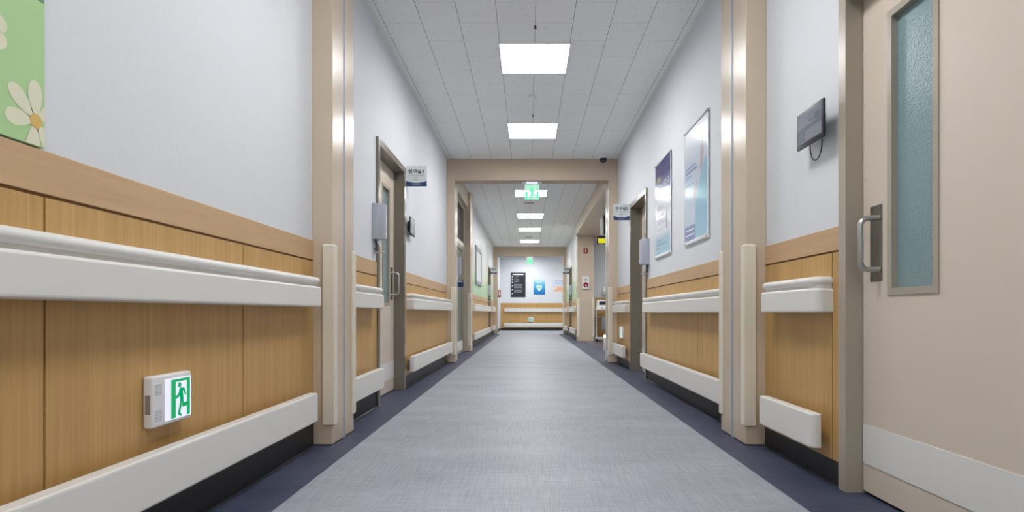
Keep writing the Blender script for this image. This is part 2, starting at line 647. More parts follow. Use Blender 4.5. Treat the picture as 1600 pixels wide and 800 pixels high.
# shutter columns and beams
def column(n, s, w, xin, y0, y1, label, slot=True):
    """beige pilaster standing on the wall, with the fire-shutter channel in its corridor face"""
    r = thing('trim_%d' % n, label, 'column', (s * (w + xin) / 2, (y0 + y1) / 2, 0), kind='structure')
    ym = y0 + 0.20 * (y1 - y0) / 0.39
    m_ = MB()
    back = w + WT
    if slot:
        m_.box(s * back, s * xin, y0, ym - 0.013, 0.006, CEIL, bevel=0.003, seg=1)
        m_.box(s * back, s * xin, ym + 0.013, y1, 0.006, CEIL, bevel=0.003, seg=1)
        m_.box(s * back, s * (xin + 0.035), ym - 0.0135, ym + 0.0135, 0.006, CEIL)
    else:
        m_.box(s * back, s * xin, y0, y1, 0.006, CEIL, bevel=0.003, seg=1)
    part('column_casing', m_, 'beige', r)
    k = MB()
    k.box(s * back, s * (xin + 0.004), y0 + 0.004, y1 - 0.004, 0, 0.006)
    part('column_foot', k, 'black', r)
    if slot:
        g = MB()
        g.box(s * (xin + 0.034), s * (xin - 0.003), ym - 0.0125, ym - 0.0085, 0.0, CEIL)
        g.box(s * (xin + 0.034), s * (xin - 0.003), ym + 0.0085, ym + 0.0125, 0.0, CEIL)
        g.box(s * (xin + 0.034), s * (xin + 0.012), ym - 0.0085, ym + 0.0085, 0.0, CEIL)
        part('shutter_channel', g, 'channel', r, 'grey metal shutter guide channel')
    return r


CL, CR = 1.098, 1.224
column(3, -1, LW, CL, 3.235, 3.63, 'nearest beige pilaster on the left wall')
column(4, 1, RW, CR, 3.235, 3.65, 'nearest beige pilaster on the right wall')
column(5, -1, LW, CL, 8.6, 8.98, 'left beige pilaster carrying the first beam')
column(6, 1, RW, 1.21, 8.6, 8.98, 'right beige pilaster carrying the first beam')
column(7, -1, LW, CL, 11.0, 11.4, 'beige pilaster beyond the glazed bay on the left', slot=False)
column(8, -1, LW, 1.07, 20.14, 20.5, 'left beige pilaster carrying the far beam', slot=False)
column(9, 1, RW, 1.225, 20.14, 20.3, 'right beige pilaster carrying the far beam', slot=False)
b = MB().box(1.30, 1.728, 15.1, 15.5, 0, 2.75, bevel=0.003, seg=1)
b.box(1.30, 1.45, 15.1, 15.5, 2.75, CEIL)
structure('trim_10', b, 'beige', 'wide beige pier at the far side of the alcove', 'column')
b = MB().box(-CL + 0.0005, 1.2095, 8.604, 8.87, 2.735, CEIL)
b.box(-CL + 0.0005, 1.2095, 8.604, 8.616, 2.725, 2.735)
structure('trim_11', b, 'beige_matt', 'beige beam across the corridor at mid distance', 'beam')
b = MB().box(-1.0695, 1.2245, 20.144, 20.42, 2.725, CEIL)
structure('trim_12', b, 'beige_matt', 'beige beam across the corridor at the far end', 'beam')


# ------------------------------------------------------------------ doors
def door(n, s, w, ya, yb, zt, rec, label, handle=True, fm='taupe'):
    X = lambda d: s * (w + d)
    r = thing('door_%d' % n, label, 'door', (X(rec), (ya + yb) / 2, 0), kind='structure')
    J = 0.055
    fr = MB()
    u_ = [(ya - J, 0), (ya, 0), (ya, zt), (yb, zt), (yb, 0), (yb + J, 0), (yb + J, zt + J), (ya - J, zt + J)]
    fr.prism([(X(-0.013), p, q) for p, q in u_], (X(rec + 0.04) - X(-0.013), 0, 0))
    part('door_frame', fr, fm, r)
    lf = MB()
    wy1, wy0, wz0, wz1 = yb - 0.169, yb - 0.445, 0.815, 1.905
    d0, d1 = rec, rec + 0.038
    o_ = [(ya + 0.003, 0.012), (yb - 0.003, 0.012), (yb - 0.003, zt - 0.004), (ya + 0.003, zt - 0.004)]
    i_ = [(wy0, wz0), (wy1, wz0), (wy1, wz1), (wy0, wz1)]
    vv = [[lf.bm.verts.new((X(d), p, q)) for p, q in pts] for d, pts in ((d0, o_), (d0, i_), (d1, i_), (d1, o_))]
    for i in range(4):
        A_, B_ = vv[i], vv[(i + 1) % 4]
        for k in range(4):
            lf.bm.faces.new([A_[k], A_[(k + 1) % 4], B_[(k + 1) % 4], B_[k]])
    leaf = part('door_leaf', lf, 'door', r)
    wf = MB()
    t = 0.026
    wf.ring(lambda a, b_, c_: Vector((X(c_), a, b_)), wy0, wy1, wz0, wz1, t, d0 - 0.006, d1 - 0.004)
    part('window_frame', wf, 'taupe', leaf)
    g = MB().box(X(d0 + 0.018), X(d0 + 0.026), wy0 + t, wy1 - t, wz0 + t, wz1 - t)
    part('glass_pane', g, 'glass', leaf, 'frosted teal glass')
    k = MB().box(X(d0 - 0.003), X(d0 + 0.001), ya + 0.004, yb - 0.004, 0.126, 0.287)
    part('kick_plate', k, 'cream', leaf, 'cream kick plate')
    if handle:
        p = MB().box(X(d0 - 0.003), X(d0 + 0.001), yb - 0.133, yb - 0.053, 0.872, 1.175, bevel=0.0012, seg=1)
        for sz in (0.884, 1.163):
            for sy in (0.064, 0.122):
                p.lathe([(0.0045, 0), (0.0045, 0.002), (0.002, 0.0028)], (X(d0 - 0.003) - (0.0028 if s > 0 else 0), yb - sy, sz), 'x', 8)
        part('handle_plate', p, 'plate_steel', leaf, 'steel backing plate')
        hy, pr, rr = yb - 0.118, 0.072, 0.03
        z0, z1 = 0.918, 1.122
        path = [(X(d0 - 0.002), hy, z0)]
        for q in range(7):
            a = math.pi / 2 * q / 6
            path.append((X(d0 - (pr - rr) - rr * math.sin(a)), hy + 0.012, z0 + rr - rr * math.cos(a)))
        for q in range(7):
            a = math.pi / 2 * q / 6
            path.append((X(d0 - (pr - rr) - rr * math.cos(a)), hy + 0.012, z1 - rr + rr * math.sin(a)))
        path.append((X(d0 - 0.002), hy, z1))
        part('pull_handle', MB().tube(path, 0.0105, 14), 'steel', leaf, 'polished steel D handle')
    sl = MB().box(X(rec + 0.046), X(rec + 0.05), ya - 0.05, yb + 0.05, 0, zt + 0.05)
    part('dark_backing', sl, 'dark_plastic', r)
    return r


door(1, 1, RW, 1.235, 2.393, 2.045, 0.060, 'large beige sliding door with frosted glass strip at right edge')
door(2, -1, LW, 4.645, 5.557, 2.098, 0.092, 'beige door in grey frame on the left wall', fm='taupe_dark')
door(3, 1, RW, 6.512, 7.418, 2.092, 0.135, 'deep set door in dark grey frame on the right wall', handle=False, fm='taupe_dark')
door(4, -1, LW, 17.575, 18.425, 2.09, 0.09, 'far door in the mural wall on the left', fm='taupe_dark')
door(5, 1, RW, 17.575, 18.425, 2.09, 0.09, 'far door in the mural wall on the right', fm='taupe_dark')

# glazed bay on the left between the two pilasters
r = thing('door_6', 'glazed entrance in the bay just beyond the first beam on the left', 'door', (-1.24, 9.99, 0), kind='structure')
b = MB().box(-1.15, -1.34, 8.98, 11.0, 2.75, CEIL)
part('bay_header', b, 'beige', r)
b = MB()
for p, q in ((8.98, 9.06), (10.94, 11.0)):
    b.box(-1.218, -1.34, p, q, 0, 2.75)
b.box(-1.218, -1.34, 9.06, 10.94, 2.70, 2.75)
part('door_frame', b, 'taupe', r)
b = MB().box(-1.225, -1.31, 9.06, 10.94, 1.98, 2.06, bevel=0.003, seg=1)
part('transom_bar', b, 'cream', r, 'pale transom bar')
b = MB().box(-1.25, -1.26, 9.06, 10.94, 2.06, 2.70)
part('transom_glass', b, 'dark_glass', r, 'dark glass over the entrance')
for y0, y1 in ((9.06, 9.99), (10.0, 10.94)):
    b = MB()
    b.box(-1.235, -1.275, y0, y0 + 0.05, 0.012, 1.98)
    b.box(-1.235, -1.275, y1 - 0.05, y1, 0.012, 1.98)
    b.box(-1.235, -1.275, y0 + 0.05, y1 - 0.05, 1.92, 1.98)
    b.box(-1.235, -1.275, y0 + 0.05, y1 - 0.05, 0.012, 0.06)
    lf = part('door_leaf', b, 'taupe', r)
    part('glass_pane', MB().box(-1.25, -1.258, y0 + 0.05, y1 - 0.05, 0.22, 1.92), 'teal_glass', lf, 'grey green glass')
    part('kick_plate', MB().box(-1.232, -1.275, y0 + 0.05, y1 - 0.05, 0.06, 0.22), 'cream', lf, 'cream kick plate')
part('dark_backing', MB().box(-1.335, -1.34, 9.06, 10.94, 0, 2.70), 'dark_plastic', r)


# ------------------------------------------------------------------ handrails, bumper boards, corner guards
def plan(s, w, y0, y1, dep, ins, ra, rb):
    pts = [(0, y0 + ins)]
    for rad, yc, sg in ((ra, y0 + ins, 1), (rb, y1 - ins, -1)):
        rad = max(rad - ins * 0.6, 0.004)
        arc = []
        for k in range(7):
            a = math.pi / 2 * k / 6
            arc.append((dep - ins - rad + rad * math.sin(a), yc + sg * (rad - rad * math.cos(a))))
        arc = [(arc[0][0] - 0.002, arc[0][1])] + arc + [(arc[-1][0], arc[-1][1] + sg * 0.003)]
        pts += arc if sg == 1 else arc[::-1]
    pts.append((0, y1 - ins))
    return [(s * (w - p), y) for p, y in pts]


def rail_solid(mb, s, w, y0, y1, dep, prof, ra, rb, back=0.0):
    rings = []
    for z, ins in prof:
        rings.append([Vector((x - s * back, y, z)) for x, y in plan(s, w, y0, y1, dep - back, ins, ra, rb)])
    mb.loft(rings)


def handrail(s, w, y0, y1, zb, label, ra=0.04, rb=0.04, dep=0.09):
    r = thing('handrail', label, 'handrail', (s * (w - dep / 2), (y0 + y1) / 2, zb), 'cream wall handrails')
    z1 = zb + 0.108
    bm_ = MB()
    rail_solid(bm_, s, w, y0, y1, dep, [(zb, 0.011), (zb + 0.0012, 0.006), (zb + 0.004, 0.002), (zb + 0.009, 0), (zb + 0.011, 0), (z1 - 0.012, 0), (z1 - 0.010, 0), (z1 - 0.005, 0.002), (z1 - 0.0015, 0.006), (z1, 0.012)], ra, rb)
    part('bumper', bm_, 'cream', r)
    c_ = MB()
    rail_solid(c_, s, w, y0 + 0.008, y1 - 0.008, dep - 0.026, [(z1, 0), (z1 + 0.016, 0)], max(ra - 0.02, 0.006), max(rb - 0.02, 0.006))
    part('grip_channel', c_, 'cream', r)
    g = MB()
    zc, hr = z1 + 0.032, 0.019
    pr = []
    for k in range(9):
        a = -math.pi / 2 + math.pi * k / 8
        pr.append((zc + hr * math.sin(a), 0.002 + hr * 0.9 * (1 - math.cos(a))))
    rail_solid(g, s, w, y0, y1, dep - 0.004, pr, ra, rb)
    part('grip', g, 'cream', r)
    return r


ZL, ZR = 0.778, 0.747
handrail(-1, LW, YB + 0.1, 3.12, ZL, 'long cream handrail on the left wall above the green exit light', rb=0.022)
handrail(-1, LW, 3.655, 4.47, ZL, 'short cream handrail between the nearest left pilaster and the left door', 0.006, 0.02)
handrail(-1, LW, 5.70, 8.50, ZL, 'cream handrail on the left wall between the left door and the first beam', 0.03, 0.02)
handrail(-1, LW, 12.3, 17.45, ZL, 'cream handrail under the framed board on the left mural wall', 0.02, 0.02)
handrail(-1, LW, 18.55, 20.05, ZL, 'last short cream handrail on the left beyond the far left door', 0.02, 0.02)
handrail(1, RW, 2.515, 3.10, ZR, 'short cream handrail beside the large beige door at right', 0.045, 0.04)
handrail(1, RW, 3.675, 6.30, ZR, 'cream handrail on the right wall under the two posters', 0.006, 0.03)
handrail(1, RW, 7.56, 8.50, ZR, 'short cream handrail on the right wall above the white exit light', 0.03, 0.02)
handrail(1, RW, 15.56, 17.45, ZR + 0.02, 'cream handrail on the right mural wall before the far right door', 0.02, 0.02)
handrail(1, RW, 18.55, 20.05, ZR + 0.02, 'last cream handrail on the right beyond the far right door', 0.02, 0.02)


def bumper_board(s, w, y0, y1, z0, label, r0=0.012, r1=0.012):
    r = thing('bumper_board', label, 'bumper board', (s * (w - 0.06), (y0 + y1) / 2, z0), 'cream lower bumper boards')
    z1 = z0 + 0.152
    m_ = MB()
    rail_solid(m_, s, w, y0, y1, 0.09, [(z0, 0.007), (z0 + 0.001, 0.003), (z0 + 0.004, 0.0008), (z0 + 0.007, 0), (z0 + 0.009, 0), (z1 - 0.010, 0), (z1 - 0.008, 0), (z1 - 0.003, 0.0015), (z1 - 0.001, 0.004), (z1, 0.008)], r0, r1, back=0.045)
    part('board', m_, 'cream', r)
    n = max(2, int((y1 - y0) / 0.8) + 1)
    for i in range(n):
        yy = y0 + 0.12 + (y1 - y0 - 0.24) * i / (n - 1)
        k = MB().box(s * (w - 0.001), s * (w - 0.046), yy - 0.03, yy + 0.03, z0 + 0.04, z0 + 0.11)
        part('bracket', k, 'grey_plastic', r)
    return r


bumper_board(-1, LW, YB + 0.1, 3.06, 0.170, 'long cream bumper board low on the left wall below the green exit light')
bumper_board(-1, LW, 3.655, 4.47, 0.165, 'short cream bumper board low between the nearest left pilaster and left door')
bumper_board(-1, LW, 5.66, 8.50, 0.165, 'cream bumper board low on the left between the left door and first beam')
bumper_board(-1, LW, 12.3, 17.45, 0.165, 'cream bumper board low under the left mural wall')
bumper_board(-1, LW, 18.55, 20.05, 0.165, 'last cream bumper board low on the left beyond the far left door')
bumper_board(1, RW, 2.53, 3.10, 0.150, 'short cream bumper board low beside the large beige door', 0.03, 0.012)
bumper_board(1, RW, 3.675, 6.40, 0.150, 'cream bumper board low on the right wall under the two posters')
bumper_board(1, RW, 7.62, 8.50, 0.150, 'short cream bumper board low under the white exit light on the right')
bumper_board(1, RW, 15.56, 17.45, 0.160, 'cream bumper board low on the right mural wall before the far right door')
bumper_board(1, RW, 18.55, 20.05, 0.160, 'last cream bumper board low on the right beyond the far right door')

# end-wall rail and board
r = thing('handrail', 'cream handrail on the far end wall under the dark sign', 'handrail', (1.8, YE - 0.05, 0.78), 'cream wall handrails')
part('bumper', MB().box(-0.98, 4.4, YE - 0.095, YE - 0.009, 0.778, 0.886, bevel=0.01), 'cream', r)
part('grip', MB().box(-0.98, 4.4, YE - 0.09, YE - 0.009, 0.898, 0.936, bevel=0.015), 'cream', r)
part('grip_channel', MB().box(-0.97, 4.39, YE - 0.06, YE - 0.009, 0.886, 0.898), 'cream', r)
r = thing('bumper_board', 'cream bumper board low on the far end wall', 'bumper board', (1.8, YE - 0.06, 0.15), 'cream lower bumper boards')
part('board', MB().box(-1.0, 4.4, YE - 0.09, YE - 0.045, 0.15, 0.32, bevel=0.008), 'cream', r)
for bx in (-0.8, 1.9, 3.9):
    part('bracket', MB().box(bx, bx + 0.1, YE - 0.046, YE - 0.009, 0.19, 0.28), 'grey_plastic', r)


def corner_guard(x, y, dx, dy, label, z0=0.114, z1=1.131, leg=0.052):
    """L-shaped guard wrapped round the corner at (x, y); dx, dy point outward from the corner"""
    t = 0.010
    o = [(x + dx * t, y + dy * t), (x + dx * t, y - dy * leg), (x, y - dy * leg), (x, y), (x - dx * leg, y), (x - dx * leg, y + dy * t)]

    def ring(z, i):
        out_ = []
        for k, (px, py) in enumerate(o):
            ox = -dx * i if k in (0, 1) else 0
            oy = -dy * i if k in (0, 5) else 0
            if k == 1:
                oy = dy * i
            if k == 2:
                oy = dy * i
            if k in (4, 5):
                ox = dx * i
            out_.append(Vector((px + ox, py + oy, z)))
        return out_
    mb = MB().loft([ring(z0, 0.006), ring(z0 + 0.006, 0), ring(z1 - 0.008, 0), ring(z1, 0.007)])
    return solo('corner_guard', mb, 'guard', label, 'corner guard', (x, y, z0), 'cream column corner guards')


e = 0.0006
corner_guard(-CL + e, 3.235 - e, 1, -1, 'cream corner guard on the near edge of the nearest left pilaster')
corner_guard(-CL + e, 3.63 + e, 1, 1, 'cream corner guard on the far edge of the nearest left pilaster')
corner_guard(CR - e, 3.235 - e, -1, -1, 'cream corner guard on the near edge of the nearest right pilaster', 0.108)
corner_guard(CR - e, 3.65 + e, -1, 1, 'cream corner guard on the far edge of the nearest right pilaster', 0.108)
corner_guard(-CL + e, 8.6 - e, 1, -1, 'cream corner guard on the left pilaster under the first beam')
corner_guard(-CL + e, 11.0 - e, 1, -1, 'cream corner guard on the left pilaster beyond the glazed bay')
corner_guard(1.21 - e, 8.6 - e, -1, -1, 'cream corner guard on the right pilaster under the first beam')
corner_guard(1.30 - e, 15.1 - e, -1, -1, 'cream corner guard on the corridor edge of the pier with the alarm')
corner_guard(1.728 + e, 15.1 - e, 1, -1, 'cream corner guard on the alcove edge of the pier with the alarm')
corner_guard(1.225 - e, 20.14 - e, -1, -1, 'cream corner guard on the right pilaster under the far beam')


# ------------------------------------------------------------------ ceiling fittings
ly = LIGHTS[0][0]
t0 = thing('ceiling_light', LIGHTS[0][1], 'ceiling light', (LX, ly, CEIL), 'square ceiling lights')
RC = 0.042       # the diffuser sits this far up inside its frame
fr = MB()
prof = [(0.0, RC + 0.004), (0.0, -0.001), (-0.006, -0.001), (-0.006, -0.004), (0.010, -0.004), (0.010, RC + 0.004)]
L_ = [[fr.bm.verts.new((LX + sx * (LH - u), ly + sy * (LH - u), CEIL + z)) for sx, sy in ((-1, -1), (1, -1), (1, 1), (-1, 1))] for u, z in prof]
for A_, B_ in zip(L_, L_[1:] + L_[:1]):
    for k in range(4):
        fr.bm.faces.new([A_[k], A_[(k + 1) % 4], B_[(k + 1) % 4], B_[k]])
part('frame', fr, 'white_plastic', t0)
part('diffuser', MB().box(LX - LH + 0.010, LX + LH - 0.010, ly - LH + 0.010, ly + LH - 0.010, CEIL + RC, CEIL + RC + 0.004), 'panel', t0)
for y, lb in LIGHTS[1:]:
    dup(t0, (LX, y, CEIL), lb)
dup(t0, (2.2, 22.2, CEIL - 0.046), 'added unseen square ceiling light in the far side passage')  # extra lamp out of view, added to brighten the far end
dup(t0, (2.25, 12.9, 2.70), 'added unseen square ceiling light deeper inside the alcove')  # unseen lamp, added to light the alcove and its pier
dup(t0, (2.6, 10.3, 2.70), 'added unseen square ceiling light at the near end of the alcove')  # second unseen alcove lamp, added for more light on the pier

t0 = thing('sprinkler', 'small brass sprinkler head before the nearest ceiling light', 'sprinkler', (LX, 4.61, CEIL), 'ceiling sprinklers')
part('escutcheon', MB().lathe([(0.016, 0), (0.016, -0.004), (0.008, -0.008)], (LX, 4.61, CEIL), 'z', 14), 'white_plastic', t0)
part('sprinkler_body', MB().lathe([(0.010, -0.006), (0.010, -0.012), (0.005, -0.014), (0.005, -0.022), (0.013, -0.024), (0.013, -0.027)], (LX, 4.61, CEIL), 'z', 14), mat('sprinkler_bronze', rgb(110, 100, 86), 0.4, 0.8), t0)
dup(t0, (LX, 6.68, CEIL), 'small brass sprinkler head beside the smoke detector')
dup(t0, (LX, 12.75, CEIL), 'small sprinkler head beyond the ceiling vent')
dup(t0, (LX, 14.75, CEIL), 'small sprinkler head between the far ceiling lights')
t0 = thing('smoke_detector', 'round white smoke detector between the two nearest ceiling lights', 'smoke detector', (LX - 0.01, 6.12, CEIL), 'ceiling detectors')
part('base', MB().lathe([(0.055, 0), (0.055, -0.012), (0.048, -0.02)], (LX - 0.01, 6.12, CEIL), 'z', 24), 'white_plastic', t0)
part('sensor_head', MB().lathe([(0.036, -0.02), (0.036, -0.032), (0.022, -0.048)], (LX - 0.01, 6.12, CEIL), 'z', 24), 'white_plastic', t0)
dup(t0, (LX - 0.01, 12.55, CEIL), 'round smoke detector just beyond the first beam')
dup(t0, (LX - 0.01, 14.35, CEIL), 'round smoke detector between the far ceiling lights')
t0 = thing('ceiling_vent', 'narrow ceiling vent just beyond the first beam', 'vent', (LX - 0.03, 12.05, CEIL), 'ceiling vents')
v = MB().box(LX - 0.15, LX + 0.09, 11.97, 12.13, CEIL - 0.008, CEIL - 0.0005)
part('vent_frame', v, 'white_plastic', t0)
v = MB()
for k in range(5):
    v.box(LX - 0.13, LX + 0.07, 11.985 + k * 0.028, 11.995 + k * 0.028, CEIL - 0.012, CEIL - 0.008)
part('slat', v, 'taupe', t0)
dup(t0, (LX - 0.03, 17.5, CEIL), 'narrow ceiling vent before the far beam')

t0 = thing('security_camera', 'dark dome security camera on the ceiling by the first beam', 'camera', (1.10, 8.42, CEIL))
part('mount', MB().lathe([(0.072, 0), (0.072, -0.036), (0.064, -0.050)], (1.10, 8.42, CEIL), 'z', 24), 'white_plastic', t0)
part('dome', MB().lathe([(0.056, -0.050), (0.055, -0.066), (0.048, -0.086), (0.033, -0.102), (0.01, -0.110)], (1.10, 8.42, CEIL), 'z', 24), 'dark_plastic', t0, 'dark glass dome')


# ------------------------------------------------------------------ exit pictograms
def stroke(mb, pts, wd, tf):
    """a bent limb of the running figure as flat capsules, mapped to 3-D by tf(u, v)"""
    for (a, b_) in zip(pts, pts[1:]):
        a2, b2 = Vector(a), Vector(b_)
        d = (b2 - a2).normalized()
        ang = math.atan2(d.y, d.x)
        ring = []
        for k in range(7):
            q = ang - math.pi / 2 + math.pi * k / 6
            ring.append((b2.x + wd * math.cos(q), b2.y + wd * math.sin(q)))
        for k in range(7):
            q = ang + math.pi / 2 + math.pi * k / 6
            ring.append((a2.x + wd * math.cos(q), a2.y + wd * math.sin(q)))
        mb.poly([tf(*p) for p in ring])


def running_man(mb, tf):
    cc = [(0.44 + 0.09 * math.cos(2 * math.pi * k / 18), 0.835 + 0.075 * math.sin(2 * math.pi * k / 18)) for k in range(18)]
    mb.poly([tf(*p) for p in cc])
    stroke(mb, [(0.50, 0.67), (0.53, 0.58), (0.55, 0.47)], 0.095, tf)
    stroke(mb, [(0.47, 0.69), (0.38, 0.56), (0.27, 0.53)], 0.042, tf)
    stroke(mb, [(0.54, 0.71), (0.67, 0.70), (0.75, 0.58)], 0.042, tf)
    stroke(mb, [(0.58, 0.46), (0.63, 0.29), (0.82, 0.30)], 0.055, tf)
    stroke(mb, [(0.52, 0.46), (0.48, 0.27), (0.40, 0.10)], 0.055, tf)
    stroke(mb, [(0.40, 0.10), (0.50, 0.04)], 0.04, tf)


def exit_light(s, w, y0, y1, z0, z1, label):
    """low wall-mounted box; the lit pictogram sits toward the y1 end on the left wall"""
    X = lambda p: s * (w - p)
    r = thing('exit_light', label, 'exit light', (X(0.02), (y0 + y1) / 2, z0), 'low wall exit lights')
    part('housing', MB().box(X(0.0005), X(0.032), y0, y1, z0, z1, bevel=0.007, seg=3), 'white_plastic', r)
    ya, yb = (y0 + 0.062, y1 - 0.006) if s < 0 else (y0 + 0.012, y1 - 0.05)
    wd = yb - ya
    part('sign_panel', MB().box(X(0.031), X(0.036), ya, yb, z0 + 0.012, z1 - 0.016, bevel=0.0015, seg=1), 'sign_glow', r, 'glowing white sign panel')
    gz0, gz1 = z0 + 0.016, z1 - 0.02
    gy0, gy1 = ya + wd * 0.18, yb - wd * 0.07

    def tf(u, v, d=0.0366):
        yy = gy0 + (gy1 - gy0) * (u if s < 0 else 1 - u)
        return Vector((X(d), yy, gz0 + (gz1 - gz0) * v))
    g = MB()
    for a in ((0, 0.24, 0, 1), (0.82, 1.0, 0, 1), (0.24, 0.82, 0.93, 1)):
        g.poly([tf(a[0], a[2]), tf(a[1], a[2]), tf(a[1], a[3]), tf(a[0], a[3])])
    running_man(g, lambda u, v: tf(u, v, 0.0367))
    part('pictogram', g, 'sign_green', r, 'green running figure in a doorway')
    if s < 0:
        for zz in (z1 - 0.03, z0 + 0.05):
            v_ = MB()
            for k in range(6):
                v_.box(X(0.0318), X(0.0326), y0 + 0.014, y0 + 0.044, zz - k * 0.006, zz - k * 0.006 + 0.0028)
            part('vent_grille', v_, 'lavender', r)
        b_ = MB().box(X(0.009), X(0.025), y0 - 0.0006, y0 + 0.001, z0 + 0.045, z0 + 0.105)
        part('rating_label', b_, 'barcode', r, 'small grey brown rating label')
    return r


exit_light(-1, LW, 1.797, 2.005, 0.383, 0.546, 'white box light with green running figure low on the left wall')
exit_light(1, RW, 7.99, 8.20, 0.385, 0.55, 'white exit light low on the right wall below the short handrail')

# the little one on the far end wall
r = thing('exit_light', 'small lit green exit light low on the far end wall', 'exit light', (0.115, YE - 0.03, 0.37), 'low wall exit lights')
part('housing', MB().box(0.0, 0.23, YE - 0.04, YE - 0.0085, 0.37, 0.555, bevel=0.006), 'white_plastic', r)
part('sign_panel', MB().box(0.02, 0.21, YE - 0.044, YE - 0.0395, 0.385, 0.54), 'sign_glow', r)
g = MB()
tfw = lambda u, v: Vector((0.03 + 0.17 * u, YE - 0.0446, 0.39 + 0.145 * v))
for a in ((0, 0.24, 0, 1), (0.82, 1, 0, 1), (0.24, 0.82, 0.93, 1)):
    g.poly([tfw(a[0], a[2]), tfw(a[1], a[2]), tfw(a[1], a[3]), tfw(a[0], a[3])])
running_man(g, tfw)
part('pictogram', g, 'sign_green', r)


def hanging_exit(x, y, zt, label):
    r = thing('exit_sign', label, 'exit sign', (x, y, zt), 'hanging exit signs')
    part('housing', MB().box(x - 0.155, x + 0.155, y - 0.03, y + 0.03, zt - 0.05, zt, bevel=0.006), 'white_plastic', r)
    part('lamp_strip', MB().box(x - 0.085, x + 0.085, y - 0.0315, y + 0.0315, zt - 0.044, zt - 0.008), 'sign_glow', r, 'lit strip')
    part('sign_panel', MB().box(x - 0.112, x + 0.112, y - 0.004, y + 0.004, zt - 0.27, zt - 0.05), 'acrylic_glow', r, 'pale green edge lit panel')
    g_ = MB()
    tfx = lambda u, v: Vector((x - 0.112 + 0.224 * u, y - 0.0046, zt - 0.27 + 0.215 * v))
    for a in ((0.04, 0.2, 0, 0.55), (0.80, 0.96, 0, 0.55)):
        g_.poly([tfx(a[0], a[2]), tfx(a[1], a[2]), tfx(a[1], a[3]), tfx(a[0], a[3])])
    running_man(g_, lambda u, v: tfx(0.05 + u * 0.85, 0.05 + v * 0.85))
    part('pictogram', g_, 'etch_green', r, 'green running figure')


hanging_exit(0.06, 8.74, 2.734, 'glowing green exit sign hanging under the first beam')
hanging_exit(0.06, 20.28, 2.724, 'glowing green exit sign hanging under the far beam')


# ------------------------------------------------------------------ room signs (flag plates facing down the corridor)
def word_bars(mb, u0, u1, v0, v1, tf, seed, gap=0.02, wmin=0.04, wmax=0.12):
    rnd = random.Random(seed)
    u = u0
    while u < u1 - 0.02:
        wv = min(rnd.uniform(wmin, wmax), u1 - u)
        mb.poly([tf(u, v0), tf(u + wv, v0), tf(u + wv, v1), tf(u, v1)])
        u += wv + gap


def room_sign(s, w, y, zt, size, label, txt=None):
    xa, xb = s * (w + WT - 0.0005), s * (w + WT - size)
    xl, xr = min(xa, xb), max(xa, xb)
    r = thing('room_sign', label, 'sign', ((xl + xr) / 2, y, zt - size), 'flag room signs')
    part('plate', MB().box(xl, xr, y - 0.003, y + 0.003, zt - size, zt, bevel=0.001, seg=1), 'sign_white', r)
    tf = lambda u, v, d=0.0038: Vector((xl + (xr - xl) * u, y - d, zt - size + size * v))
    band = MB()
    pts = [tf(0, 0), tf(1, 0)]
    for k in range(13):
        u = 1 - k / 12
        pts.append(tf(u, 0.17 + 0.11 * (2 * u - 1) ** 2))
    band.poly(pts)
    part('band', band, 'navy', r, 'navy curved band')
    ln = MB()
    word_bars(ln, 0.14, 0.86, 0.52, 0.545, tf, 3, 0.012)
    word_bars(ln, 0.38, 0.62, 0.435, 0.455, tf, 5, 0.012)
    word_bars(ln, 0.39, 0.6, 0.32, 0.355, tf, 8, 0.01)
    part('small_print', ln, 'ink_soft', r)
    ln = MB()
    word_bars(ln, 0.3, 0.72, 0.07, 0.11, lambda u, v: tf(u, v, 0.0044), 9, 0.01)
    part('band_print', ln, 'ink_soft', r)
    if txt:
        m4 = Matrix.Translation(tf(0.5, 0.71, 0.0042)) @ Matrix.Rotation(math.pi / 2, 4, 'X')
        text_mesh(txt, size * 0.215, 'ink', r, 'lettering', m4)
    else:
        ln = MB()
        word_bars(ln, 0.14, 0.86, 0.62, 0.8, tf, 4, 0.04)
        part('lettering', ln, 'ink', r)
    return r


room_sign(-1, LW, 5.72, 2.206, 0.207, 'white and navy flag sign reading 연구실1 beside the left door', '연구실1')
room_sign(1, RW, 7.60, 2.178, 0.212, 'white and navy flag sign reading 연구실2 beside the right door', '연구실2')
room_sign(-1, LW, 18.55, 2.21, 0.21, 'small far flag sign beyond the left mural wall door')
room_sign(1, RW, 18.55, 2.21, 0.21, 'small far flag sign beyond the right mural wall door')


